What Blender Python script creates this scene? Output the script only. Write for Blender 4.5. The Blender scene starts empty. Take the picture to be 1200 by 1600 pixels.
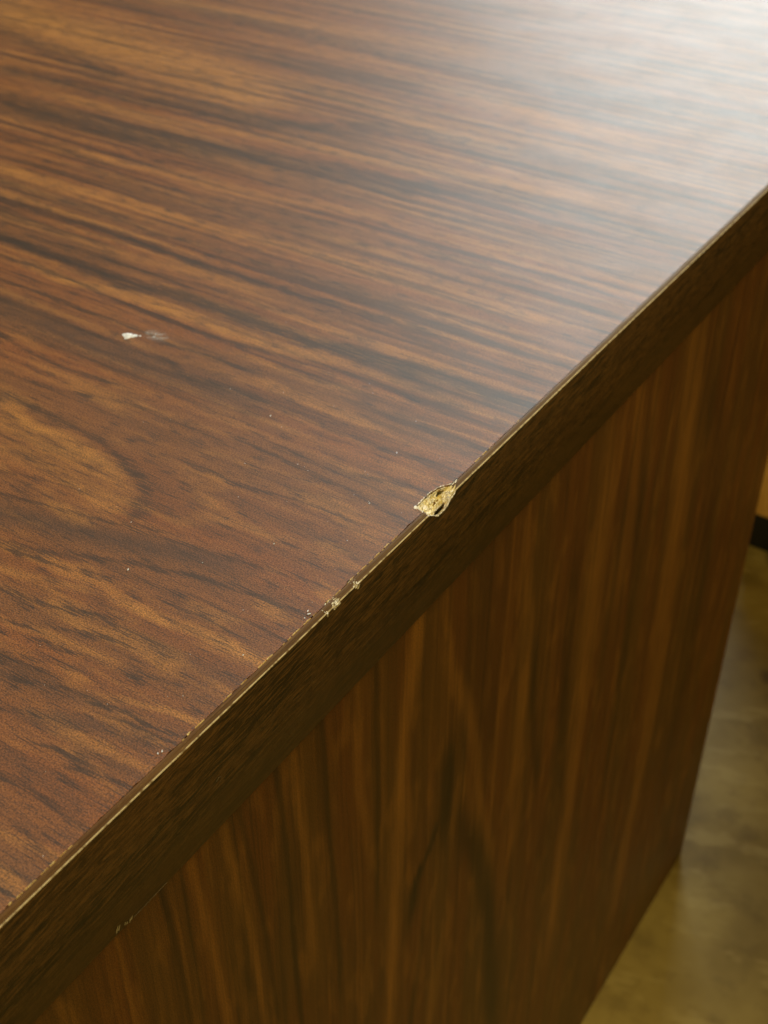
import bpy, bmesh, math, random
from mathutils import Vector, Matrix, noise

# ---------------------------------------------------------------- camera, world, lamps, exposure
scene = bpy.context.scene
H = 0.74                       # height of the desk top

cam_data = bpy.data.cameras.new("camera")
cam = bpy.data.objects.new("camera", cam_data)
scene.collection.objects.link(cam)
cam_data.sensor_fit = 'VERTICAL'
cam_data.sensor_height = 36.0
cam_data.sensor_width = 27.0
cam_data.lens = 2019.39 / 1600 * 36.0
cam.location = (0.19906, 0.0, 1.03500)
yaw, pit = math.radians(-33.4649), math.radians(-37.3087)
fwd = Vector((math.sin(yaw) * math.cos(pit), math.cos(yaw) * math.cos(pit), math.sin(pit)))
cam.rotation_euler = fwd.to_track_quat('-Z', 'Y').to_euler()
cam_data.clip_start = 0.01
cam_data.clip_end = 60
cam_data.dof.use_dof = True
cam_data.dof.focus_distance = 0.445
cam_data.dof.aperture_fstop = 16.0
scene.camera = cam

world = bpy.data.worlds.new("World")
scene.world = world
world.use_nodes = True
bg = world.node_tree.nodes["Background"]
bg.inputs[0].default_value = (1.0, 0.60, 0.11, 1)
bg.inputs[1].default_value = 0.115

def area_lamp(name, loc, target, sx, sy, power, color):
    d = bpy.data.lights.new(name, 'AREA')
    d.shape = 'RECTANGLE'; d.size = sx; d.size_y = sy
    d.energy = power; d.color = color
    o = bpy.data.objects.new(name, d)
    scene.collection.objects.link(o)
    o.location = loc
    o.rotation_euler = (Vector(target) - Vector(loc)).to_track_quat('-Z', 'Y').to_euler()
    return o

area_lamp("window_light", (-0.80, 3.9, 1.95), (-0.3, 0.6, 0.74), 2.1, 2.0, 122, (0.89, 0.98, 0.98))
area_lamp("ceiling_fill_light", (-1.2, -0.5, 2.55), (-0.3, 0.4, 0.74), 1.2, 0.6, 27, (1.0, 0.93, 0.80))
area_lamp("ceiling_fill_light", (0.75, 3.0, 2.60), (0.0, 0.6, 0.2), 1.2, 0.5, 40, (1.0, 0.79, 0.32))  # unseen warm lamp added to light the floor and the chamfer
area_lamp("ceiling_fill_light", (1.05, -1.1, 2.60), (0.0, 0.9, 0.2), 1.2, 0.5, 26, (1.0, 0.74, 0.24))  # another unseen lamp, added to brighten the cabinet front

scene.view_settings.view_transform = 'Standard'
scene.view_settings.look = 'None'
scene.view_settings.exposure = 0.0
scene.view_settings.gamma = 1.0
scene.render.engine = 'CYCLES'

# ---------------------------------------------------------------- helpers
ROOT = Vector((-0.80, 0.50, 0.0))

def tag(o, label=None, cat=None, kind=None, group=None):
    if label: o["label"] = label
    if cat: o["category"] = cat
    if kind: o["kind"] = kind
    if group: o["group"] = group
    return o

def mesh_obj(name, verts, faces, mat, parent=None, smooth=False, mats=None, fm=None):
    """vertices are given in room coordinates (metres)"""
    me = bpy.data.meshes.new(name)
    me.from_pydata([tuple(v) for v in verts], [], faces)
    me.update()
    for m in (mats or [mat]): me.materials.append(m)
    if fm:
        me.polygons.foreach_set("material_index", fm)
    if smooth:
        me.polygons.foreach_set("use_smooth", [True] * len(me.polygons))
    o = bpy.data.objects.new(name, me)
    scene.collection.objects.link(o)
    if parent is not None:
        o.parent = parent
        off = Vector((0, 0, 0)); p = parent
        while p is not None:
            off += p.location; p = p.parent
        o.location = -off
    return o

def box_geo(V, F, x0, x1, y0, y1, z0, z1):
    b = len(V)
    V += [(x0,y0,z0),(x1,y0,z0),(x1,y1,z0),(x0,y1,z0),(x0,y0,z1),(x1,y0,z1),(x1,y1,z1),(x0,y1,z1)]
    F += [(b,b+3,b+2,b+1),(b+4,b+5,b+6,b+7),(b,b+1,b+5,b+4),(b+1,b+2,b+6,b+5),(b+2,b+3,b+7,b+6),(b+3,b,b+4,b+7)]

def box(name, x0, x1, y0, y1, z0, z1, mat, parent=None, bevel=0.0):
    V, F = [], []
    box_geo(V, F, x0, x1, y0, y1, z0, z1)
    o = mesh_obj(name, V, F, mat, parent)
    if bevel:
        bm = bmesh.new(); bm.from_mesh(o.data)
        bmesh.ops.bevel(bm, geom=bm.edges[:], offset=bevel, segments=3, affect='EDGES')
        bm.to_mesh(o.data); bm.free()
    return o

def interp(x, pts):
    if x <= pts[0][0]: return pts[0][1]
    for (a, b), (c, d) in zip(pts, pts[1:]):
        if x <= c: return b + (d - b) * (x - a) / (c - a)
    return pts[-1][1]

def n1(x, seed=0.0, sc=1.0):
    return noise.noise(Vector((x * sc, seed, seed * 1.7)))

# ---------------------------------------------------------------- node helper
class NT:
    def __init__(s, name):
        s.mat = bpy.data.materials.new(name); s.mat.use_nodes = True
        s.t = s.mat.node_tree; s.t.nodes.clear()
        s.out = s.t.nodes.new("ShaderNodeOutputMaterial")
        s.b = s.t.nodes.new("ShaderNodeBsdfPrincipled")
        s.t.links.new(s.b.outputs[0], s.out.inputs[0])
    def put(s, sock, v):
        if hasattr(v, "is_output") or hasattr(v, "links"): s.t.links.new(v, sock)
        else: sock.default_value = v
    def m(s, op, a, b=0.0, c=None, clamp=False):
        n = s.t.nodes.new("ShaderNodeMath"); n.operation = op; n.use_clamp = clamp
        s.put(n.inputs[0], a); s.put(n.inputs[1], b)
        if c is not None: s.put(n.inputs[2], c)
        return n.outputs[0]
    def mr(s, v, a, b, c, d, smooth=True):
        n = s.t.nodes.new("ShaderNodeMapRange")
        n.interpolation_type = 'SMOOTHSTEP' if smooth else 'LINEAR'
        s.put(n.inputs["Value"], v)
        for k, x in zip(("From Min","From Max","To Min","To Max"), (a,b,c,d)): s.put(n.inputs[k], x)
        return n.outputs[0]
    def coord(s):
        n = s.t.nodes.new("ShaderNodeTexCoord"); q = s.t.nodes.new("ShaderNodeSeparateXYZ")
        s.t.links.new(n.outputs["Object"], q.inputs[0])
        return q.outputs
    def vec(s, x, y=0.0, z=0.0):
        n = s.t.nodes.new("ShaderNodeCombineXYZ")
        for i, v in enumerate((x, y, z)): s.put(n.inputs[i], v)
        return n.outputs[0]
    def noise(s, vec, scale=1.0, detail=2.0, rough=0.5, col=False):
        n = s.t.nodes.new("ShaderNodeTexNoise")
        s.put(n.inputs["Vector"], vec); n.inputs["Scale"].default_value = scale
        n.inputs["Detail"].default_value = detail; n.inputs["Roughness"].default_value = rough
        return n.outputs[1 if col else 0]
    def mix(s, f, a, b, mode='MIX'):
        n = s.t.nodes.new("ShaderNodeMix"); n.data_type = 'RGBA'; n.blend_type = mode
        n.clamp_factor = True
        s.put(n.inputs[0], f)
        s.put(n.inputs[6], a if not isinstance(a, tuple) else (*a, 1))
        s.put(n.inputs[7], b if not isinstance(b, tuple) else (*b, 1))
        return n.outputs[2]
    def curve(s, x, pts):
        n = s.t.nodes.new("ShaderNodeFloatCurve")
        s.put(n.inputs["Value"], x); n.inputs["Factor"].default_value = 1.0
        mp = n.mapping; mp.use_clip = True
        c = mp.curves[0]
        while len(c.points) > 2: c.points.remove(c.points[-1])
        c.points[0].location = pts[0]; c.points[1].location = pts[-1]
        for p in pts[1:-1]: c.points.new(*p)
        for p in c.points: p.handle_type = 'AUTO_CLAMPED'
        mp.update()
        return n.outputs[0]
    def bump(s, h, strength, dist):
        n = s.t.nodes.new("ShaderNodeBump")
        n.inputs["Strength"].default_value = strength; n.inputs["Distance"].default_value = dist
        s.put(n.inputs["Height"], h)
        s.t.links.new(n.outputs[0], s.b.inputs["Normal"])
    def set(s, **k):
        names = dict(color="Base Color", rough="Roughness", spec="Specular IOR Level", ior="IOR", alpha="Alpha", coat="Coat Weight", coatr="Coat Roughness", trans="Transmission Weight")
        for a, v in k.items():
            s.put(s.b.inputs[names[a]], (*v, 1) if isinstance(v, tuple) and len(v) == 3 else v)
        return s.mat

# Grain figure of the two laminate sheets, in millimetres:
# (kind, half width, strength, [(along the grain, across the grain), ...]); d dark, l light, p purplish, x a dark bow across the grain
TOP_FIGURE = [
  ('x',2.04,0.75,[(267.7,92.0),(275.9,94.0),(282.8,96.9),(287.4,101.3),(290.2,107.1)]),
  ('d',1.38,0.7,[(105.8,288.0),(112.1,290.5),(126.9,295.5),(139.3,299.3),(154.3,300.7),(164.3,301.6),(176.3,302.5),(192.8,303.6)]),
  ('d',0.65,0.8,[(70.7,269.3),(87.0,265.4),(95.6,261.9),(109.2,259.1),(126.2,255.0),(143.6,251.3)]),
  ('d',1.07,0.75,[(9.9,256.8),(22.1,259.0),(35.6,256.1),(50.4,254.3),(59.5,251.2),(72.6,248.9),(85.6,242.9),(102.6,236.0),(122.1,231.1)]),
  ('d',0.35,0.9,[(71.1,240.5),(84.4,235.1),(102.9,231.4),(119.9,229.0)]),
  ('d',0.96,0.6,[(37.1,221.6),(49.1,221.1),(57.7,221.2),(73.0,219.2),(87.2,215.4),(103.3,213.3)]),
  ('d',0.31,0.9,[(75.6,204.7),(82.3,202.9),(90.0,200.9)]),
  ('d',0.4,0.95,[(66.3,203.3),(71.3,201.5)]),
  ('d',0.42,0.9,[(39.4,216.0),(48.0,215.5),(58.9,213.5),(70.9,209.7)]),
  ('d',0.3,0.8,[(56.5,204.7),(64.7,201.8)]),
  ('d',0.38,0.8,[(54.2,192.1),(62.2,191.5),(70.0,190.2),(77.1,188.8)]),
  ('d',0.74,0.7,[(43.5,191.3),(51.1,189.0),(57.4,186.2),(68.9,183.8)]),
  ('d',0.56,0.8,[(36.7,192.0),(41.7,190.8)]),
  ('d',0.64,0.9,[(3.3,193.6),(12.2,191.6),(23.0,192.5),(33.0,190.5)]),
  ('d',0.36,0.7,[(6.9,190.0),(17.0,189.0),(26.7,188.0)]),
  ('d',0.42,0.8,[(16.1,170.3),(23.1,169.4),(30.3,169.7),(40.4,167.4)]),
  ('d',0.4,0.6,[(16.8,212.1),(27.8,208.6),(36.4,205.4)]),
  ('d',0.65,0.9,[(1.1,170.9),(11.6,169.1),(20.7,167.0)]),
  ('d',0.98,0.7,[(-0.1,151.7),(12.0,152.2),(28.5,153.2)]),
  ('d',0.62,0.6,[(24.0,151.3),(37.9,152.0)]),
  ('d',0.36,0.6,[(7.0,139.0),(18.0,141.3)]),
  ('d',0.68,0.5,[(3.5,130.2),(14.2,129.7)]),
  ('d',0.35,0.6,[(2.3,187.7),(13.9,185.0)]),
  ('d',0.53,0.5,[(40.1,177.9),(50.5,175.9),(60.1,172.8)]),
  ('d',0.33,0.7,[(9.6,238.7),(23.8,239.4),(40.3,239.7)]),
  ('d',0.45,0.6,[(-0.5,244.7),(9.5,245.5),(29.1,246.0),(43.6,246.3)]),
  ('d',0.33,0.5,[(16.3,233.5),(29.1,232.5),(44.4,233.9)]),
  ('d',3.23,1.0,[(-0.2,417.9),(18.2,417.1),(38.9,418.9),(65.7,417.3),(91.9,414.0),(125.6,411.0),(170.7,412.0),(196.0,410.7),(221.0,407.6),(251.1,409.1),(281.3,409.8),(314.2,411.4)]),
  ('d',2.71,0.8,[(61.9,447.7),(96.2,446.5),(132.2,445.3),(170.0,443.9),(209.7,442.6),(241.0,445.5),(269.7,444.7),(286.4,445.8),(316.9,445.0),(348.8,443.9)]),
  ('d',1.81,0.55,[(79.5,465.0),(106.6,462.2),(145.0,463.0),(184.2,462.1),(211.6,461.4),(252.8,458.7),(286.3,462.3),(324.4,460.2),(368.6,462.5)]),
  ('d',1.06,0.7,[(95.8,394.7),(130.3,393.2),(165.9,390.8),(205.7,391.0),(267.2,395.9),(297.3,395.6)]),
  ('d',1.01,0.75,[(116.9,376.1),(140.3,375.1),(163.5,373.3),(184.7,375.4),(198.9,376.1),(225.5,375.6),(247.5,376.4),(276.2,375.8)]),
  ('d',1.17,0.5,[(127.9,429.1),(156.5,426.8),(194.8,425.0),(219.7,421.6),(246.9,420.4),(292.1,420.5)]),
  ('d',2.32,0.4,[(167.7,506.0),(217.2,504.4),(271.9,498.1),(319.9,498.1)]),
  ('d',1.5,0.35,[(176.7,518.7),(224.8,514.2),(286.9,506.0),(354.9,499.5)]),
  ('d',1.23,0.6,[(4.2,356.4),(24.6,359.6),(40.6,358.8),(61.8,358.7),(87.2,359.8),(109.4,359.0),(131.2,357.0),(156.9,362.7)]),
  ('d',1.08,0.5,[(80.5,358.4),(101.2,359.5),(124.4,359.6),(138.6,358.5)]),
  ('d',1.08,0.6,[(161.1,335.3),(172.4,334.1),(192.2,332.0),(216.2,334.8),(236.7,338.7)]),
  ('d',1.0,0.5,[(96.6,324.9),(118.9,327.1),(141.1,327.1),(173.5,319.6),(189.4,316.5)]),
  ('d',0.74,0.6,[(14.7,311.0),(45.2,310.7),(67.6,306.2),(94.5,306.4)]),
  ('d',0.92,0.6,[(-0.5,322.0),(14.4,322.9),(31.1,326.0),(55.0,327.4),(80.8,329.9)]),
  ('d',0.79,0.7,[(4.3,343.3),(17.1,341.8),(36.4,337.1)]),
  ('d',0.52,0.5,[(2.5,287.7),(18.5,284.3)]),
  ('d',0.6,0.5,[(7.2,259.4),(30.2,258.9)]),
  ('d',0.64,0.5,[(15.4,275.4),(47.7,268.9),(74.3,264.6)]),
  ('d',0.95,0.4,[(11.7,395.4),(35.7,394.1),(64.9,399.2)]),
  ('d',0.66,0.4,[(51.5,333.3),(79.3,336.4),(116.3,340.5)]),
  ('d',5.11,0.6,[(221.6,635.9),(263.2,627.2),(309.4,609.4),(361.0,608.7),(400.3,603.7),(456.9,602.8),(511.9,597.2)]),
  ('d',7.49,0.75,[(147.2,588.3),(181.8,575.9),(225.2,574.4),(267.7,569.0),(331.4,556.6),(406.3,551.5),(465.2,553.3)]),
  ('d',7.12,0.5,[(432.7,626.5),(473.9,638.6),(514.3,645.0),(575.8,657.2)]),
  ('d',6.06,0.5,[(36.6,790.9),(97.9,783.8),(159.9,770.9),(227.9,762.8),(307.6,765.8),(394.2,769.0),(488.9,772.5)]),
  ('d',4.65,0.45,[(65.5,664.0),(126.5,663.0),(167.8,659.3),(211.0,655.5),(246.5,644.7)]),
  ('d',5.2,0.5,[(5.7,595.6),(42.8,598.3),(74.4,601.3),(112.5,599.0),(149.5,592.1),(184.3,579.6)]),
  ('d',2.74,0.3,[(38.9,531.0),(68.5,519.6),(105.9,520.2),(152.2,507.1)]),
  ('d',2.59,0.3,[(288.5,535.7),(353.0,524.1),(415.7,506.8)]),
  ('d',2.74,0.7,[(230.6,642.4),(253.3,633.7),(272.9,627.1)]),
  ('d',0.71,0.45,[(122.4,270.9),(133.1,271.4),(149.9,275.9),(164.7,279.7),(175.3,281.0)]),
  ('d',0.68,0.5,[(115.9,271.2),(124.4,269.5),(138.4,266.3),(155.0,262.0)]),
  ('d',0.57,0.4,[(124.8,280.5),(142.4,277.2),(160.7,274.2)]),
  ('l',2.08,0.9,[(112.3,285.2),(128.2,287.7),(146.3,291.9),(163.5,291.7),(178.8,293.2)]),
  ('l',1.31,0.9,[(5.4,233.4),(19.2,233.8),(30.1,233.7),(41.9,231.6),(51.0,231.5),(62.8,231.6)]),
  ('l',0.84,0.8,[(-0.6,201.6),(8.2,201.3),(15.0,200.1),(26.8,196.6)]),
  ('l',2.48,0.7,[(121.3,484.5),(159.3,483.0),(199.7,482.0),(240.6,479.1),(285.9,478.6),(331.9,476.1),(384.5,477.5)]),
  ('l',1.92,0.9,[(100.6,401.4),(133.9,397.8),(172.2,398.2),(224.9,397.0),(250.0,393.2),(269.0,394.7)]),
  ('l',2.2,0.5,[(163.8,436.0),(202.8,434.5),(241.5,430.1),(287.4,431.1),(333.1,429.2)]),
  ('l',2.49,0.5,[(158.4,540.5),(234.8,526.9),(279.5,525.0),(337.4,516.9),(368.8,513.6)]),
  ('l',15.45,0.9,[(314.7,649.3),(334.6,654.6),(402.3,670.1),(499.0,677.7),(573.3,687.0),(624.1,702.5)]),
  ('l',3.81,0.7,[(146.9,661.2),(194.6,666.4),(247.3,674.7),(299.7,677.8),(401.8,686.6)]),
  ('l',5.02,0.5,[(251.3,803.2),(328.9,798.1),(411.0,791.3),(526.3,778.0)]),
  ('l',2.89,0.6,[(65.4,622.2),(103.9,620.3),(199.6,602.8),(265.8,597.8),(356.2,584.8),(435.0,580.6)]),
  ('l',4.4,0.5,[(87.7,712.6),(131.6,714.7),(183.4,726.9),(232.9,729.5)]),
  ('l',1.75,0.7,[(33.3,486.8),(65.7,483.3),(100.1,480.7),(133.9,480.3)]),
  ('l',1.17,0.6,[(71.2,388.7),(96.8,384.3),(114.7,384.7),(130.9,384.7)]),
  ('l',1.12,0.5,[(73.8,230.4),(95.6,224.3),(110.9,220.5)]),
  ('l',1.81,0.5,[(45.6,370.0),(71.5,370.3),(106.4,371.6)]),
  ('l',4.13,0.45,[(98.6,275.7),(106.7,273.8),(126.9,275.5),(148.9,276.6),(166.7,272.9)]),
  ('l',3.18,0.6,[(104.4,280.3),(119.0,283.3),(141.5,286.9),(160.5,288.1),(182.5,287.8)]),
  ('l',0.85,0.4,[(-2.0,140.5),(8.5,138.8),(22.5,137.5)]),
  ('l',1.02,0.4,[(1.3,178.7),(15.2,177.0),(30.3,176.3)]),
  ('l',1.01,0.5,[(40.1,206.9),(56.9,206.6),(76.1,205.1)]),
  ('p',2.98,0.8,[(37.5,267.1),(50.4,264.9),(77.7,257.9),(100.5,251.8),(119.4,247.6),(134.8,243.0)]),
  ('p',4.83,0.7,[(93.9,355.4),(127.2,357.8),(161.1,354.6),(191.8,354.5),(221.4,356.0),(259.9,360.4)]),
  ('p',1.75,0.6,[(9.7,185.3),(28.2,182.5),(47.0,176.6)]),
  ('p',1.73,0.5,[(12.6,158.0),(29.0,158.8),(44.1,157.8)]),
  ('p',3.97,0.5,[(26.7,400.0),(53.3,406.8),(92.7,420.3)]),
  ('p',1.84,0.5,[(45.3,186.0),(60.1,186.5),(73.1,185.0)]),
  ('p',1.44,0.4,[(1.6,221.9),(14.8,221.8),(35.7,220.7)]),
]
PANEL_FIGURE = [
  ('d',6.35,1.0,[(155.0,358.1),(181.5,358.0),(208.2,356.5)]),
  ('d',4.33,1.0,[(193.1,355.7),(210.4,344.8),(224.0,332.5),(242.7,329.0)]),
  ('d',7.81,0.9,[(227.3,380.0),(309.6,406.7),(387.0,420.3),(488.3,433.1)]),
  ('d',2.62,0.6,[(257.0,341.3),(296.6,337.8),(345.2,329.7)]),
  ('l',3.58,0.9,[(62.9,327.7),(96.1,323.7),(131.7,319.4),(169.8,314.9),(213.9,312.7),(274.4,311.5),(317.2,309.5)]),
  ('l',3.44,0.6,[(95.0,354.6),(156.1,378.7),(226.5,394.2),(282.4,407.6)]),
  ('l',3.71,0.5,[(183.9,374.8),(250.9,393.0),(305.8,408.5)]),
  ('l',3.93,0.6,[(90.6,426.4),(144.4,432.8),(215.5,435.1),(296.3,436.8)]),
  ('l',6.82,0.8,[(76.6,516.2),(159.1,512.8),(258.9,513.9),(377.7,515.2),(481.0,514.9)]),
  ('l',8.65,0.7,[(64.6,615.1),(194.9,638.2),(299.0,647.2),(446.4,653.4),(594.6,646.3)]),
  ('d',3.8,0.6,[(151.5,441.9),(213.1,449.0),(271.8,462.3)]),
  ('d',5.73,0.6,[(130.2,483.9),(211.9,488.5),(334.0,502.9)]),
  ('l',1.77,0.7,[(54.4,244.6),(83.7,246.1),(121.0,249.1),(178.4,251.0)]),
  ('d',1.73,0.8,[(55.2,234.7),(96.7,237.2),(137.2,238.3),(215.7,239.6)]),
  ('d',1.76,0.7,[(68.0,263.2),(118.3,265.1),(161.3,266.6),(233.4,267.8)]),
  ('l',1.4,0.6,[(56.1,189.4),(87.0,192.0),(124.5,194.4),(162.5,197.5)]),
  ('l',1.37,0.6,[(59.9,205.7),(95.3,208.8),(140.6,213.6),(189.6,217.2)]),
  ('d',1.43,0.6,[(61.9,214.1),(98.0,217.8),(151.9,222.6),(200.3,224.9)]),
  ('l',2.05,0.5,[(60.9,286.6),(100.0,285.8),(154.6,292.0)]),
  ('d',1.95,0.5,[(61.5,299.8),(106.1,300.6),(153.8,299.4),(205.1,296.6)]),
  ('d',1.28,0.6,[(56.9,175.0),(95.1,177.4),(136.1,178.5)]),
  ('l',0.87,0.5,[(57.1,152.5),(86.2,153.3),(101.8,153.7)]),
  ('l',3.61,0.5,[(297.7,366.6),(330.3,355.2),(373.8,350.4)]),
  ('p',10.17,0.5,[(69.6,385.4),(127.6,385.1),(206.5,398.8)]),
  ('l',5.07,0.5,[(68.9,544.8),(140.7,552.8),(187.0,552.4)]),
  ('d',5.7,0.5,[(103.4,563.0),(202.2,574.1),(316.5,581.2)]),
  ('d',13.14,0.5,[(117.3,669.2),(239.3,708.0),(369.4,722.6),(510.7,721.6)]),
]


def walnut(name, panel):
    """printed walnut laminate: the figure above plus fine grain, pores and mottling"""
    N = NT(name); m = N.m
    X, Y, Z = N.coord()
    a = m('MULTIPLY_ADD', Z, -1000.0, 740.0) if panel else m('MULTIPLY', X, -1000.0)
    c = m('MULTIPLY', Y, 1000.0)
    seed = 31.0 if panel else 7.0
    w1 = N.noise(N.vec(m('MULTIPLY', a, 0.007), m('MULTIPLY', c, 0.03), seed), 1, 1)
    w2 = N.noise(N.vec(m('MULTIPLY', a, 0.035), m('MULTIPLY', c, 0.16), seed), 1, 2, 0.6)
    cc = m('ADD', c, m('MULTIPLY_ADD', w1, 5.0, -2.5))
    cc = m('ADD', cc, m('MULTIPLY_ADD', w2, 2.4, -1.2))
    c2 = cc                                   # smooth course followed by the pores
    w3 = N.noise(N.vec(m('MULTIPLY', a, 0.35), m('MULTIPLY', c, 1.3), seed), 1, 2, 0.65)
    cc = m('ADD', cc, m('MULTIPLY_ADD', w3, 2.0, -1.0))
    AS = 800.0
    # the ends and bows of the strokes run out in feathery lines
    fe = N.noise(N.vec(m('MULTIPLY', a, 0.03), m('MULTIPLY', c2, 1.3), seed + 2), 1, 2, 0.6)
    af = m('ADD', a, m('MULTIPLY_ADD', fe, 24.0 if panel else 26.0, -12.0 if panel else -13.0))
    an = m('DIVIDE', af, AS); cn = m('DIVIDE', cc, 1000.0)
    acc = {'d': 0.0, 'l': 0.0, 'p': 0.0}
    last = None
    for kind, w, st, pts in (PANEL_FIGURE if panel else TOP_FIGURE):
        if kind == 'x':
            pos, d0 = m('DIVIDE', cc, AS), af
        else:
            pos, d0 = an, cc
        # (tied to the previous stroke, so that the strokes are evaluated one after another)
        if last is not None: pos = m('MULTIPLY_ADD', last, 1e-9, pos)
        cv = N.curve(pos, [(p[0] / AS, p[1] / 1000.0) for p in pts])
        dist = m('ABSOLUTE', m('MULTIPLY_ADD', cv, -1000.0, d0))
        w = max(w * (1.0 if panel else 1.25), 0.7)
        k = N.mr(dist, w * 0.15, w * (2.0 if kind == 'd' else 2.6), st, 0.0)
        lo, hi = pts[0][0] / AS, pts[-1][0] / AS
        fade = (0.03 if panel else 0.012) + (hi - lo) * 0.12
        edge_lo = 0.004 if (lo < (0.09 if panel else 0.012)) else None
        if edge_lo is None: k = m('MULTIPLY', k, N.mr(pos, lo - fade * .6, lo + fade * .5, 0.0, 1.0))
        k = m('MULTIPLY', k, N.mr(pos, hi - fade * .3, hi + fade, 1.0, 0.0))
        g = 'd' if kind in 'dx' else kind
        last = k
        acc[g] = k if isinstance(acc[g], float) else m('MAXIMUM', acc[g], k)
    # background figure
    broad = N.noise(N.vec(m('MULTIPLY', a, 0.004), m('MULTIPLY', cc, 0.035), seed + 3), 1, 2)
    mid = N.noise(N.vec(m('MULTIPLY', a, 0.0022 if panel else 0.0045), m('MULTIPLY', cc, 0.17), seed + 5), 1, 3, 0.65)
    blot = N.noise(N.vec(m('MULTIPLY', a, 0.07), m('MULTIPLY', cc, 0.22), seed + 8), 1, 3, 0.6)
    if panel: mid = m('MULTIPLY_ADD', m('SUBTRACT', mid, 0.5), 0.52, 0.505)
    if not panel:      # straight striping is strongest in the middle of the sheet, the rest is plainer
        mid = m('MULTIPLY_ADD', m('SUBTRACT', mid, 0.5), N.mr(c, 300.0, 400.0, 0.45, 1.0), 0.5)
    fine = N.noise(N.vec(m('MULTIPLY', a, 0.007 if panel else 0.035), m('MULTIPLY', c2, 0.9 if panel else 1.25), seed + 11), 1, 2, 0.6)
    por = N.noise(N.vec(m('MULTIPLY', a, 0.075), m('MULTIPLY', c2, 2.1), seed + 13), 1, 2, 0.55)
    mot = N.noise(N.vec(m('MULTIPLY', a, 1.5), m('MULTIPLY', c, 2.0), seed + 17), 1, 2, 0.7)
    if panel:
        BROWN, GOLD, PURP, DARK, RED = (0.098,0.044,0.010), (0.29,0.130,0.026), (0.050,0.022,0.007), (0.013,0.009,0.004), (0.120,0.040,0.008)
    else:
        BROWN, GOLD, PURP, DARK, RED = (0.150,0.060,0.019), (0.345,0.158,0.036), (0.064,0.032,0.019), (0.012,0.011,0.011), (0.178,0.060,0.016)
    col = N.mix(N.mr(broad, 0.38, 0.62, 0, 0.8), BROWN, RED)
    col = N.mix(m('MULTIPLY', N.mr(mid, 0.50, 0.68, 0.0, 1.0), 0.60), col, GOLD)
    if panel: blot = N.noise(N.vec(m('MULTIPLY', a, 0.012), m('MULTIPLY', cc, 0.12), seed + 8), 1, 3, 0.6)
    pat = N.noise(N.vec(m('MULTIPLY', a, 0.022), m('MULTIPLY', cc, 0.075), seed + 23), 1, 2, 0.6)
    col = N.mix(m('MULTIPLY', N.mr(pat, 0.50, 0.66, 0.0, 1.0), 0.3 if panel else N.mr(c, 290.0, 380.0, 0.45, 0.08)), col, GOLD)
    col = N.mix(m('MULTIPLY', N.mr(blot, 0.50, 0.72, 0.0, 1.0), 0.45), col, PURP)
    if not isinstance(acc['p'], float): col = N.mix(m('MULTIPLY', acc['p'], N.mr(blot, 0.2, 0.6, 0.7, 1.0)), col, PURP)
    if not isinstance(acc['l'], float): col = N.mix(m('MULTIPLY', acc['l'], N.mr(blot, 0.30, 0.70, 1.0, 0.45)), col, GOLD)
    col = N.mix(N.mr(mid, 0.36, 0.50, 0.62, 0.0), col, DARK)
    # printed pores: thin strokes, crowded inside the dark figure
    if panel:
        dens = m('MULTIPLY', acc['d'], N.mr(fine, 0.34, 0.60, 1.0, 0.72))
        col = N.mix(m('MULTIPLY', dens, 0.95), col, DARK)
        col = N.mix(N.mr(fine, 0.46, 0.68, 0, 0.28), col, DARK)
    else:
        thr = m('MULTIPLY_ADD', acc['d'], -0.19, 0.63)
        thr = m('MULTIPLY_ADD', N.mr(blot, 0.40, 0.70, 0.0, 1.0), -0.09, thr)
        stroke = N.mr(m('SUBTRACT', por, thr), -0.025, 0.035, 0.0, 1.0)
        body = m('MULTIPLY', acc['d'], N.mr(fine, 0.44, 0.55, 0.88, 0.12))
        dk = m('MAXIMUM', m('MULTIPLY', stroke, 0.72), body)
        col = N.mix(dk, col, DARK)
        col = N.mix(N.mr(fine, 0.52, 0.74, 0.0, 0.35), col, PURP)
    # mottled print
    f = N.mr(mot, 0.38, 0.62, 0.42 if not panel else 0.65, 1.72 if not panel else 1.4, smooth=False)
    col = N.mix(1.0, col, N.vec(f, f, f), 'MULTIPLY')
    if panel:
        N.set(color=col, rough=0.42, spec=0.35)
        bn = N.noise(N.vec(m('MULTIPLY', a, 1.0), m('MULTIPLY', c, 1.6), 3.0), 1, 2, 0.6)
        N.bump(bn, 0.25, 0.0003)
    else:
        # satin texture of the pressed sheet: pebbled with shallow pores
        peb = N.noise(N.vec(m('MULTIPLY', a, 2.0), m('MULTIPLY', c, 2.3), 3.0), 1, 3, 0.75)
        h = peb
        wear = N.noise(N.vec(m('MULTIPLY', a, 0.02), m('MULTIPLY', c, 0.03), 9.0), 1, 4, 0.6)
        r = N.mr(wear, 0.3, 0.7, 0.485, 0.52)
        N.set(color=col, rough=r, spec=0.62)
        N.bump(h, 0.55, 0.00022)
    return N.mat

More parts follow.
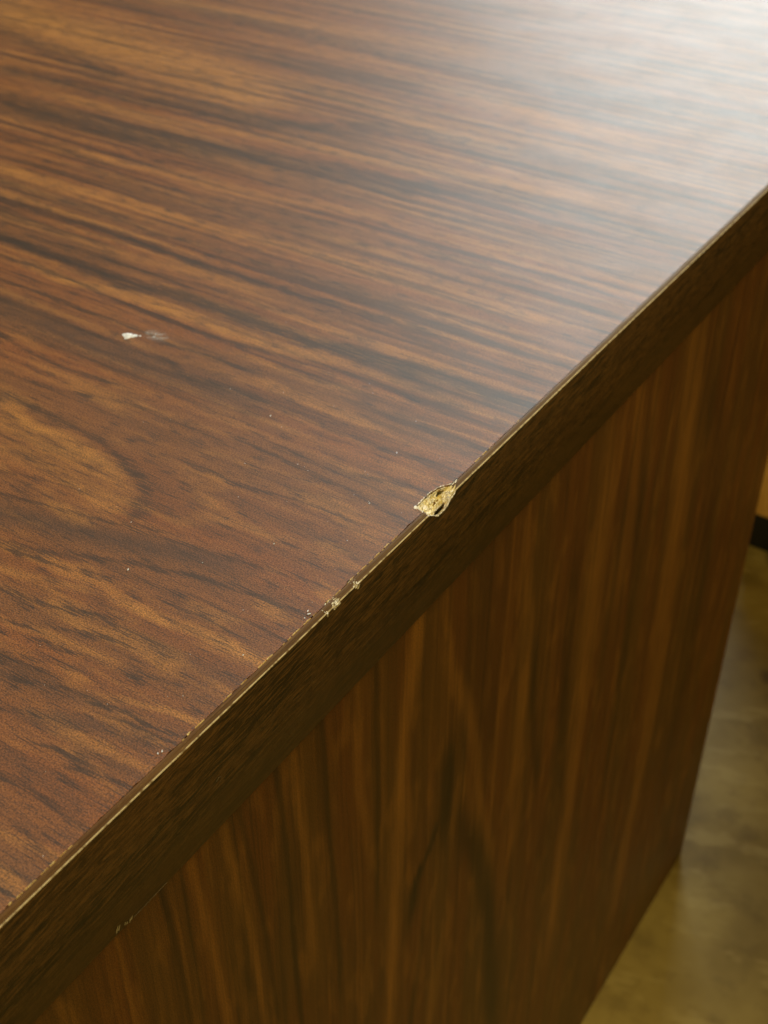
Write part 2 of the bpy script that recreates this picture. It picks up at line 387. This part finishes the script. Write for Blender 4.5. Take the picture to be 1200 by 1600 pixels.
def band_material(name):
    N = NT(name); m = N.m
    X, Y, Z = N.coord()
    y = m('MULTIPLY', Y, 1000.0); z = m('MULTIPLY', Z, 1000.0)
    c = m('ADD', m('SUBTRACT', z, X), m('MULTIPLY', y, -0.06))
    w = N.noise(N.vec(m('MULTIPLY', y, 0.03), m('MULTIPLY', z, 0.1), 2.0), 1, 2)
    c = m('ADD', c, m('MULTIPLY', w, 4.0))
    b = N.noise(N.vec(m('MULTIPLY', y, 0.010), m('MULTIPLY', c, 0.16), 4.0), 1, 3, 0.6)
    f = N.noise(N.vec(m('MULTIPLY', y, 0.06), m('MULTIPLY', c, 1.0), 6.0), 1, 3, 0.65)
    p = N.noise(N.vec(m('MULTIPLY', y, 0.16), m('MULTIPLY', c, 2.0), 8.0), 1, 2, 0.6)
    col = N.mix(N.mr(b, 0.36, 0.64, 0, 1), (0.020,0.012,0.005), (0.092,0.045,0.016))
    col = N.mix(N.mr(f, 0.46, 0.58, 0, 0.8), col, (0.165,0.085,0.030))
    col = N.mix(N.mr(p, 0.50, 0.60, 0, 0.85), col, (0.012,0.008,0.004))
    col = N.mix(N.mr(z, 711.0, 697.0, 0, 0.45), col, (0.110,0.066,0.026))
    g = N.noise(N.vec(m('MULTIPLY', y, 1.2), m('MULTIPLY', z, 1.8), 1.0), 1, 3, 0.7)
    k = N.mr(g, 0.25, 0.75, 0.72, 1.3, smooth=False)
    col = N.mix(1.0, col, N.vec(k, k, k), 'MULTIPLY')
    N.set(color=col, rough=0.40, spec=0.4)
    N.bump(m('ADD', g, m('MULTIPLY', p, -0.6)), 0.3, 0.0002)
    return N.mat

def bevel_material(name):
    """scraped plastic along the chamfer: paler brown with drawn lines"""
    N = NT(name); m = N.m
    X, Y, Z = N.coord()
    y = m('MULTIPLY', Y, 1000.0); z = m('MULTIPLY', m('SUBTRACT', Z, X), 1000.0)
    f = N.noise(N.vec(m('MULTIPLY', y, 0.03), m('MULTIPLY', z, 2.6), 1.0), 1, 3, 0.6)
    g = N.noise(N.vec(m('MULTIPLY', y, 0.4), m('MULTIPLY', z, 2.0), 5.0), 1, 3, 0.6)
    col = N.mix(N.mr(f, 0.35, 0.65, 0, 1), (0.075,0.036,0.014), (0.15,0.080,0.030))
    col = N.mix(N.mr(g, 0.58, 0.72, 0, 0.6), col, (0.28,0.18,0.07))
    N.set(color=col, rough=0.5, spec=0.25)
    N.bump(f, 0.4, 0.0002)
    return N.mat

def plain(name, c1, c2, scale, rough=0.6, spec=0.4, bump=0.3, bd=0.0005, lo=0.4, hi=0.6):
    N = NT(name); X, Y, Z = N.coord()
    v = N.vec(X, Y, Z)
    n = N.noise(v, scale, 4, 0.6)
    N.set(color=N.mix(N.mr(n, lo, hi, 0, 1), c1, c2), rough=rough, spec=spec)
    if bump: N.bump(n, bump, bd)
    return N.mat

def floor_material(name):
    N = NT(name); m = N.m
    X, Y, Z = N.coord()
    v = N.vec(X, Y, 0.0)
    b = N.noise(v, 5.0, 4, 0.55)
    s = N.noise(v, 24.0, 4, 0.6)
    st = N.noise(N.vec(m('ADD', m('MULTIPLY', X, 12.0), m('MULTIPLY', Y, 5.0)), m('SUBTRACT', m('MULTIPLY', Y, 30.0), m('MULTIPLY', X, 12.0)), 2.0), 1.0, 3, 0.6)
    col = N.mix(N.mr(b, 0.35, 0.62, 0, 1), (0.21,0.155,0.050), (0.36,0.285,0.105))
    col = N.mix(N.mr(s, 0.48, 0.68, 0, 0.35), col, (0.10,0.065,0.025))
    col = N.mix(N.mr(st, 0.54, 0.66, 0, 0.4), col, (0.46,0.38,0.17))
    sp = N.noise(v, 14.0, 1, 0.4)
    col = N.mix(N.mr(sp, 0.69, 0.76, 0, 0.7), col, (0.07,0.05,0.03))
    N.set(color=col, rough=0.5, spec=0.2)
    N.bump(s, 0.3, 0.002)
    return N.mat

M_TOP = walnut("walnut_laminate_top", False)
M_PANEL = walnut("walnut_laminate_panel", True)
M_BAND = band_material("walnut_edge_banding")
M_BEVEL = bevel_material("scraped_banding")
M_ARRIS = plain("arris_highlight", (0.20,0.14,0.07), (0.66,0.58,0.40), 260, 0.3, 0.6, 0.3, 0.0002, 0.35, 0.55)  # pale colour paints the lamp highlight running along the arris
M_CORE = plain("particle_board", (0.48,0.33,0.13), (0.66,0.52,0.26), 900, 0.8, 0.3, 0.6, 0.0006)
M_FIBRE = plain("torn_wood_fibre", (0.95,0.85,0.50), (1.0,1.0,1.0), 500, 0.55, 0.4, 0.5, 0.0004)
M_DEEP = plain("torn_fibre_brown", (0.10,0.05,0.015), (0.62,0.36,0.10), 600, 0.7, 0.3, 0.5, 0.0004)
M_HOLLOW = plain("dark_plastic_hollow", (0.012,0.010,0.006), (0.05,0.04,0.02), 500, 0.4)
M_GREY = plain("grey_green_resin", (0.05,0.05,0.025), (0.20,0.19,0.10), 500, 0.5)
M_FILM = plain("split_overlay_film", (0.86,0.86,0.82), (0.97,0.97,0.97), 700, 0.25, 0.6, 0.4, 0.0003)
M_NICK = plain("flaked_banding", (0.40,0.34,0.22), (0.93,0.92,0.84), 1100, 0.4, 0.5, 0.4, 0.0003)
M_GLUE = plain("dried_glue", (0.60,0.42,0.15), (0.90,0.74,0.38), 700, 0.4, 0.5, 0.5, 0.0003)
M_WHITE = plain("dried_white_residue", (0.62,0.68,0.78), (0.80,0.87,1.0), 600, 0.4, 0.5, 0.5, 0.0004)
M_FLOOR = floor_material("scuffed_floor")
M_TAN = plain("pale_wood", (0.66,0.38,0.11), (0.78,0.48,0.16), 40, 0.45)
M_OLIVE = plain("wood_door", (0.17,0.105,0.03), (0.22,0.14,0.04), 30, 0.5)
M_BLACK = plain("black_rubber", (0.008,0.008,0.008), (0.012,0.012,0.012), 40, 0.7)

# ---------------------------------------------------------------- floor
s = 7.0
floor = mesh_obj("floor", [(-s,-s,0),(s,-s,0),(s,s,0),(-s,s,0)], [(0,1,2,3)], M_FLOOR)
tag(floor, "scuffed mottled yellow brown floor beside the slab end of the desk", None, "structure")

# ---------------------------------------------------------------- desk
desk = bpy.data.objects.new("desk", None); scene.collection.objects.link(desk)
desk.location = ROOT
tag(desk, "dark walnut laminate desk with a chipped edge and a slab end reaching the floor", "desk")

XB = -0.0023           # where the laminate sheet meets the chamfer
ZA = H - 0.0015        # upper arris of the banding face
ZB = 0.6905            # underside of the tabletop
Y0, Y1 = -0.45, 1.42

NOTCH_TOP = [(.3306,0),(.3312,.0006),(.3318,.0040),(.3345,.0041),(.3372,.0040),(.3423,.0042),(.3468,.0035),(.3506,.0015),(.3524,.0004),(.3560,0)]
NOTCH_FACE = [(.3315,0),(.3333,.0010),(.3360,.0027),(.3385,.0042),(.3412,.0044),(.3441,.0042),(.3468,.0028),(.3496,.0016),(.3524,0)]

def rag(y):
    j = n1(y, 3.1, 900) * .5 + n1(y, 8.1, 260) * .5
    r = max(0.0, n1(y, 5.5, 330) - .25) * .0009 * (1.0 if y < .42 else .15)
    for yc, d, w in ((.2825,.0008,.0020),(.2693,.0007,.0026),(.2600,.0004,.0016)):
        r += d * max(0, 1 - abs(y - yc) / w)
    return j * .00008 + r
def notch_top(y):
    v = interp(y, NOTCH_TOP)
    return v + (n1(y, 1.0, 700) * .0004 if v > .0005 else 0)
def notch_face(y):
    v = interp(y, NOTCH_FACE)
    return v + (n1(y, 2.0, 600) * .0003 if v > .0005 else 0)

ys = []
y = Y0
while y < Y1:
    ys.append(y)
    if .325 < y < .362: y += .00025
    elif .10 < y < .45: y += .0006
    elif .45 <= y < .75: y += .0015
    else: y += .01
ys.append(Y1)

# laminate sheet
V, F = [], []
for y in ys:
    xe = XB - rag(y) - notch_top(y)
    V += [(-1.60, y, H), (xe, y, H), (xe, y, H - .0008)]
for i in range(len(ys) - 1):
    a, b = 3 * i, 3 * i + 3
    F += [(a, a+1, b+1, b), (a+1, a+2, b+2, b+1)]
tabletop = mesh_obj("tabletop", V, F, M_TOP, desk)
tabletop["label"] = "walnut laminate sheet with cathedral grain, glossy under the window light"

# particle board core under the sheet, cut back behind the chip
V, F = [], []
for y in ys:
    inn = .0045 if interp(y, NOTCH_TOP) > .0003 or interp(y, NOTCH_FACE) > .0003 else 0
    xe = XB + .00012 - inn - (notch_top(y) if inn else 0) + n1(y, 9.0, 800) * .0001
    V += [(-1.60, y, H - .00082), (xe, y, H - .00082), (xe, y, ZB + .001), (-1.60, y, ZB)]
for i in range(len(ys) - 1):
    a, b = 4 * i, 4 * i + 4
    F += [(a, a+1, b+1, b), (a+1, a+2, b+2, b+1), (a+2, a+3, b+3, b+2)]
mesh_obj("core", V, F, M_CORE, tabletop)

# plastic edge banding: face, rounded arris, chamfer
def prof(y):
    nf, nt = notch_face(y), notch_top(y)
    wob = n1(y, 4.4, 120) * .00012
    ar = .00028
    zt = ZA + wob * .5
    # from the underside up the face, round the arris, over the chamfer, down behind
    full = [(-.0025, ZB + .0002), (-.0006, ZB), (0, ZB + .0006), (0, ZA - .009), (0, zt - .00045), (-.00006, zt - .00018), (-.00022, zt - .00002),
            (-.00042, zt + .00010), (XB * .55, zt + .00073), (XB + .00022, H - .00008 + wob), (XB + .00004, H - .00016), (XB + .00012, H - .004)]
    k = min(1.0, nf / .0012)
    if interp(y, NOTCH_FACE) <= 0: return full
    zl = ZA - nf
    cut = full[:3] + [(0, min(ZA - .009, zl - .002)), (0, zl - .0005), (-.0001, zl - .0001)] + [(-.0004, zl)] + [(-.0009, zl - .0003)] + [(-.0011, zl - .001)] * 4
    return [(p[0] * (1 - k) + q[0] * k, p[1] * (1 - k) + q[1] * k) for p, q in zip(full, cut)]
V, F, FM = [], [], []
np_ = len(prof(0))
for y in ys:
    V += [(px, y, pz) for px, pz in prof(y)]
for i in range(len(ys) - 1):
    for j in range(np_ - 1):
        a, b = i * np_ + j, (i + 1) * np_ + j
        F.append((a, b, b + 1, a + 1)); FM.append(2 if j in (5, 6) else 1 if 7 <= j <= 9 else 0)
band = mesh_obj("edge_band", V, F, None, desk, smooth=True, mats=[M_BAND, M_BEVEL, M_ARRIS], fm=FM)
band["label"] = "dark walnut edge banding with a scraped pale chamfer"

# ---- the chip: a torn crater across the sheet, the chamfer and the banding face
rnd = random.Random(4)
NY, NX = 110, 44
V, F, FM = [], [], []
for i in range(NY + 1):
    y = .3310 + (.3545 - .3310) * i / NY
    xt, zt = XB - rag(y) - notch_top(y) - .0003, H - .0009
    xf, zf = -.0006, ZA - notch_face(y) - .0002
    for j in range(NX + 1):
        t = j / NX
        x = xt + (xf - xt) * t; z = zt + (zf - zt) * t
        bulge = math.sin(math.pi * t)
        env = min(1, (i / NY) * 7, (1 - i / NY) * 5)
        f = noise.fractal(Vector((x * 260, y * 190, z * 260)), 0.7, 2.1, 5) 
        r = noise.ridged_multi_fractal(Vector((x * 420 + 3, y * 160, z * 420)), 0.9, 2.0, 3, 1.0, 2.0) - 1.0
        d = bulge * env * (-.0006 + f * .0020 + r * .0009)
        pit = math.exp(-((y - .3425) / .0042) ** 2 - ((t - .87) / .08) ** 2) * .0030 + math.exp(-((y - .3470) / .0030) ** 2 - ((t - .22) / .12) ** 2) * .0016
        d -= pit
        V.append((x + d * .55, y + n1(x * 900 + y * 1300, 2.0) * .0002, z + d * .83))
for i in range(NY):
    for j in range(NX):
        a = i * (NX + 1) + j
        F.append((a, a + NX + 1, a + NX + 2, a + 1))
        y = .3310 + .0235 * i / NY; t = j / NX
        q = noise.noise(Vector((y * 420, t * 5, 3)))
        deep = (math.exp(-((y - .3425) / .0042) ** 2 - ((t - .87) / .08) ** 2) > .35) or (math.exp(-((y - .3470) / .0032) ** 2 - ((t - .22) / .12) ** 2) > .4) or q > .30 or (y < .3365 and q > .05 and .25 < t < .8)
        hollow = math.exp(-((y - .3425) / .0042) ** 2 - ((t - .87) / .08) ** 2) > .42
        grey = math.exp(-((y - .3470) / .0032) ** 2 - ((t - .22) / .12) ** 2) > .5
        FM.append(2 if hollow else 3 if grey else 1 if deep else 0)
chip = mesh_obj("chip", V, F, None, desk, smooth=False, mats=[M_FIBRE, M_DEEP, M_HOLLOW, M_GREY], fm=FM)
chip["label"] = "torn pale yellow chip where the particle board shows through the edge"

def shard(V, F, p, d, L, w, th, up):
    """a thin tapering splinter of five-sided outline"""
    d = d.normalized(); s = d.cross(up).normalized(); u = s.cross(d).normalized()
    b = len(V)
    out = [(-.5, 0), (-.25, .5), (.2, .42), (.5, .05), (.15, -.45), (-.3, -.4)]
    for k in (0, 1):
        for a, c in out:
            bend = (a * a) * L * .18
            V.append(p + d * (a * L) + s * (c * w) + u * (bend + (th if k else 0)))
    n = len(out)
    F.append(tuple(b + n + i for i in range(n)))
    F.append(tuple(b + i for i in reversed(range(n))))
    for i in range(n):
        j = (i + 1) % n
        F.append((b + i, b + j, b + n + j, b + n + i))

NRM = Vector((.55, 0, .83)).normalized()
V, F = [], []
for k in range(120):
    y = rnd.uniform(.3325, .3525); t = rnd.uniform(.12, .88)
    xt, zt = XB - notch_top(y), H - .0012
    xf, zf = -.0008, ZA - notch_face(y) - .0004
    if math.exp(-((y - .3425) / .0045) ** 2 - ((t - .87) / .10) ** 2) > .3: continue
    if math.exp(-((y - .3470) / .0030) ** 2 - ((t - .22) / .12) ** 2) > .35: continue
    p = Vector((xt + (xf - xt) * t, y, zt + (zf - zt) * t)) + NRM * rnd.uniform(-.0002, .0007)
    d = Vector((rnd.gauss(-.25, .35), rnd.gauss(1, .3), rnd.gauss(.1, .3)))
    shard(V, F, p, d, rnd.uniform(.001, .0042), rnd.uniform(.0003, .0008), .0002, NRM + Vector((rnd.gauss(0,.3), rnd.gauss(0,.3), 0)))
o = mesh_obj("splinter", V, F, M_FIBRE, chip); o["kind"] = "stuff"

# curled rims of split overlay along both lips of the chip
def ribbon(pts, w, mat, name, parent, jit=.0001, seed=1):
    r = random.Random(seed); V, F = [], []
    for i, p in enumerate(pts):
        p = Vector(p); q = Vector(pts[min(i+1, len(pts)-1)]) - Vector(pts[max(i-1, 0)])
        s = q.normalized().cross(NRM).normalized()
        ww = w * max(.12, -.25 + 1.7 * r.random()) * (.35 if i in (0, len(pts)-1) else 1)
        j = Vector((r.uniform(-jit, jit), r.uniform(-jit, jit), r.uniform(0, jit)))
        V += [p - s * ww * .5 + j, p + NRM * ww * .35 + j, p + s * ww * .5 + j, p - NRM * ww * .3 + j]
    for i in range(len(pts) - 1):
        a = 4 * i
        for k in range(4):
            F.append((a + k, a + (k+1) % 4, a + 4 + (k+1) % 4, a + 4 + k))
    F += [(3,2,1,0), tuple(4 * (len(pts) - 1) + k for k in range(4))]
    return mesh_obj(name, V, F, mat, parent)
lipt = [(XB - rag(yy) - notch_top(yy) + .0001, yy, H + .00005) for yy in [.3312 + .00035 * i for i in range(62)]]
ribbon(lipt, .00045, M_FILM, "torn_rim", chip, seed=2)
ribbon([(x + .0007, y + .0002, z - .0006) for x, y, z in lipt[4:56]], .0004, M_FIBRE, "torn_rim", chip, .0002, seed=5)
lipf = [(.00005, yy, ZA - notch_face(yy) + .0001) for yy in [.3330 + .0004 * i for i in range(47)]]
ribbon(lipf, .00040, M_FILM, "torn_rim", chip, seed=3)
# loop of clear overlay standing proud near the banding side
lp = []
for i in range(31):
    th = 2 * math.pi * i / 30
    y = .3425 + .0062 * math.cos(th); t = .86 + .13 * math.sin(th) + .03 * math.cos(th)
    xt, zt = XB - notch_top(y), H; xf, zf = .0001, ZA - notch_face(y)
    lp.append(Vector((xt + (xf - xt) * t, y, zt + (zf - zt) * t)) + NRM * .0001)
ribbon(lp, .00030, M_FILM, "torn_rim", chip, .00008, seed=9)
# leftmost torn corner and far crack
V, F = [], []
for k in range(9):
    shard(V, F, Vector((XB - .0036 + rnd.gauss(0, .0004), .3320 + rnd.gauss(0, .0005), H - .0001)), Vector((rnd.gauss(1,.5), rnd.gauss(.2,.5), .1)), .0016, .0006, .0002, NRM)
for k in range(6):
    shard(V, F, Vector((XB + .0003 + rnd.gauss(0, .0002), .3525 + .0006 * k, H - .0001)), Vector((-.1, 1, .1)), .0014, .0003, .0002, NRM)
o = mesh_obj("film_flake", V, F, M_FILM, chip); o["kind"] = "stuff"
V, F = [], []
box_geo(V, F, XB - .0004, XB + .0001, .3520, .3568, H - .0006, H + .00003)
mesh_obj("crack", V, F, M_BLACK, chip)

# ---- two smaller nicks further down the edge
def nick(yc, half, n, seed, label):
    r = random.Random(seed); V, F = [], []
    for k in range(n):
        t = r.random(); y = yc + r.gauss(0, half * .45)
        p = Vector((XB - .0003 + (.0026) * t, y, H - .0002 - .0014 * t)) + NRM * r.uniform(-.0001, .0001)
        shard(V, F, p, Vector((r.gauss(-.1,.25), r.gauss(1,.3), r.gauss(0,.15))), r.uniform(.0006, .0022), r.uniform(.0002, .0004), .00012, NRM + Vector((r.gauss(0,.15), r.gauss(0,.15), 0)))
    for k in range(n // 3):
        p = Vector((.0001, yc + r.gauss(0, half * .4), ZA - abs(r.gauss(0, .0006))))
        shard(V, F, p, Vector((0, 1, r.gauss(.3,.4))), r.uniform(.0006, .0016), .0004, .00015, Vector((1, 0, .2)))
    o = mesh_obj("nick", V, F, M_NICK, band); o["label"] = label
nick(.2838, .0016, 26, 1, "small flaked white nick on the chamfer")
nick(.2715, .0030, 38, 2, "longer flaked white nick on the chamfer")
nick(.2655, .0020, 8, 5, "thin flaked nick below the longer one")

# ---- broken thread of glue between sheet and banding
V, F = [], []
r = random.Random(8)
y = .118
while y < .44:
    L = r.uniform(.0008, .0045)
    on = n1(y, 6.6, 60) + .45 * n1(y, 1.6, 400)
    if on > (-.02 if .19 < y < .33 else .22) and not (.3300 < y < .3560):
        w = r.uniform(.00008, .00034)
        x = XB - rag(y) * .5 - .00005
        n = max(2, int(L / .0004)); b = len(V)
        for i in range(n + 1):
            yy = y + L * i / n; ww = w * (.3 + r.random()) * (0.2 if i in (0, n) else 1)
            V += [(x - ww, yy, H + .00002), (x - ww * .3, yy, H + .00010), (x + .00016, yy, H - .0002)]
        for i in range(n):
            a = b + 3 * i; F += [(a, a+1, a+4, a+3), (a+1, a+2, a+5, a+4)]
    y += L + r.uniform(0, .002)
o = mesh_obj("glue_line", V, F, M_GLUE, desk); o["kind"] = "stuff"

# ---- scuffs on the banding: pale scrape at the lower arris, small scratches, a painted highlight line
def scratch_or_glint(yz, w, name="scratch_or_glint"):
    V, F = [], []
    rr = random.Random(int(yz[0][0] * 1e6))
    for i, (y, z) in enumerate(yz):
        ww = w * (.4 + .8 * rr.random()) * (.3 if i in (0, len(yz)-1) else 1)
        V += [(.00006, y, z + ww), (.00013, y, z), (.00006, y, z - ww)]
    for i in range(len(yz) - 1):
        a = 3 * i; F += [(a, a+1, a+4, a+3), (a+1, a+2, a+5, a+4)]
    return mesh_obj(name, V, F, M_SCR, band)
M_SCR = plain("scratch_and_glint_plastic", (0.10,0.08,0.05), (0.22,0.19,0.14), 900, 0.4, 0.5, 0.3, 0.0003)
V, F = [], []
rr = random.Random(3)
for yy, zz, L in ((.1528,.6936,.0030),(.1537,.6934,.0024),(.1562,.6926,.0014),(.1570,.6921,.0012),(.1583,.6917,.0016),(.1592,.6922,.0018)):
    shard(V, F, Vector((.00008, yy, zz)), Vector((0, .45, 1)), L, .0006, .00008, Vector((1, 0, 0)))
o = mesh_obj("scrape", V, F, plain("scraped_plastic", (0.24,0.20,0.13), (0.42,0.38,0.28), 900, 0.35, 0.5, 0.3, 0.0003), band)
o["label"] = "pale scrape on the lower edge of the banding"
scratch_or_glint([(.160 + .0012 * i, .6913 + .00006 * math.sin(i)) for i in range(14)], .00007)  # pale strip painted in as the glint on the lower arris
scratch_or_glint([(.203,.7130),(.2042,.7138),(.2052,.7132),(.2050,.7115),(.2038,.7104)], .00010)
scratch_or_glint([(.3525,.7278),(.3529,.7266)], .00012)
scratch_or_glint([(.3536,.7117),(.3540,.7109)], .00012)
scratch_or_glint([(.3002,.7372),(.3005,.7360)], .00012)
scratch_or_glint([(.1742,.7222),(.1746,.7210)], .00010)
scratch_or_glint([(.1712,.7070),(.1714,.7062)], .00012)
scratch_or_glint([(.1524,.7368),(.1530,.7350)], .00012)
scratch_or_glint([(.2145,.7315),(.2152,.7300)], .00008)

# ---- slab end, second slab, modesty panel
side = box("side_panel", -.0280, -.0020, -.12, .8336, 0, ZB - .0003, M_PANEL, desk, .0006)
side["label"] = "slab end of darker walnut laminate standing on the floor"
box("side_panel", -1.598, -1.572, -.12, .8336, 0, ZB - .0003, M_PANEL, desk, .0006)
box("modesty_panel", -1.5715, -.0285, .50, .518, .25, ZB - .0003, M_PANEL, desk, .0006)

# ---------------------------------------------------------------- white mark, specks
def blob(cx, cy, rx, ry, hgt, seed, V, F, rot=0.0):
    n = 18; b = len(V)
    V.append((cx, cy, H + hgt))
    for ring, (fr, fh) in enumerate(((.5, .8), (1.0, 0.0))):
        for i in range(n):
            th = 2 * math.pi * i / n
            k = fr * (1 + .5 * n1(i * .9, seed + ring, 1))
            ex, ey = rx * k * math.cos(th), ry * k * math.sin(th)
            V.append((cx + ex * math.cos(rot) - ey * math.sin(rot), cy + ex * math.sin(rot) + ey * math.cos(rot),
                      H + .00002 + hgt * fh * (1 + .5 * n1(i * 1.7, seed + 5, 1))))
    for i in range(n):
        j = (i + 1) % n
        F.append((b, b + 1 + i, b + 1 + j))
        F.append((b + 1 + i, b + 1 + n + i, b + 1 + n + j, b + 1 + j))
V, F = [], []
blob(-.1862, .3698, .0022, .0022, .0006, 3, V, F)
blob(-.1838, .3704, .0013, .0018, .0004, 6, V, F)
blob(-.1850, .3682, .0012, .0018, .0005, 7, V, F)
blob(-.1878, .3694, .0014, .0012, .0003, 9, V, F)
blob(-.1828, .3714, .0010, .0010, .0002, 11, V, F)
blob(-.1812, .3724, .0005, .0006, .0002, 15, V, F)
mark = mesh_obj("white_residue", V, F, M_WHITE, smooth=True)
tag(mark, "small dried white blob stuck on the walnut desk top, with a faint smear beside it", "residue")
def smear_mat():
    N = NT("faint_smear"); X, Y, Z = N.coord()
    n = N.noise(N.vec(X, Y, 0.0), 330, 4, 0.7)
    u = N.m('DIVIDE', N.m('ADD', X, .1755), .0085); w = N.m('DIVIDE', N.m('SUBTRACT', Y, .3765), .0052)
    # soft edged patch lying along the mark
    uu = N.m('SUBTRACT', u, 0.0); d = N.m('SQRT', N.m('ADD', N.m('MULTIPLY', uu, uu), N.m('MULTIPLY', w, w)))
    a = N.m('MULTIPLY', N.mr(d, 0.25, 1.0, 1.0, 0.0), N.mr(n, 0.40, 0.66, 0.0, 0.55))
    N.set(color=(0.66, 0.68, 0.74), rough=0.5, alpha=a)
    return N.mat
V, F = [], []
blob(-.1755, .3765, .0100, .0062, .00004, 13, V, F, .4)
mesh_obj("smear", V, F, smear_mat(), mark, smooth=True)

V, F = [], []
rs = random.Random(12)
for (x, y, sz) in ((-31.6,358.2,.55),(-21.9,324.2,.5),(-90.3,351.9,.6),(-71.6,244.4,.7),(-37.2,284.7,.4),(-10.1,232.5,.45),(-89.4,265.6,.4),(-3.9,260.8,.8),(-5.2,261.8,.6),(-4.4,186.0,.6),(-4.9,184.6,.5),(-4.0,258.3,.45),(-60,330,.2),(-24,250,.25),(-52,262,.22),(-16,301,.22),(-66,300,.2)):
    p = Vector((x * .001, y * .001, H + .0001))
    d = Vector((rs.gauss(0, .5), 1, 0))
    shard(V, F, p, d, sz * .0017, sz * .0007, .0002, Vector((0, 0, 1)))
for k in range(45):
    u = rs.random() ** 1.5 * .13; y = rs.uniform(.12, .42)
    s_ = rs.uniform(.00008, .0002)
    shard(V, F, Vector((-.006 - u, y, H + .00004)), Vector((rs.gauss(0, 1), rs.gauss(0, 1), 0)), s_ * 2, s_, .0001, Vector((0, 0, 1)))
dust = mesh_obj("dust", V, F, M_WHITE)
tag(dust, "pale specks of dust scattered on the desk top", None, "stuff")

# ---------------------------------------------------------------- cabinet foot seen past the slab end
cab = bpy.data.objects.new("cabinet", None); scene.collection.objects.link(cab)
cab.location = (0.15, 1.48, 0)
tag(cab, "blurred tan wooden cabinet on a black plinth beyond the slab end", "cabinet")
box("plinth", -.145, .62, 1.330, 1.70, 0, .055, M_BLACK, cab, .002)
box("base_board", -.160, .64, 1.318, 1.72, .056, .150, M_TAN, cab, .006)
box("door", -.150, .63, 1.330, 1.71, .151, .70, M_OLIVE, cab, .002)  # height above the visible part raised to shade the floor
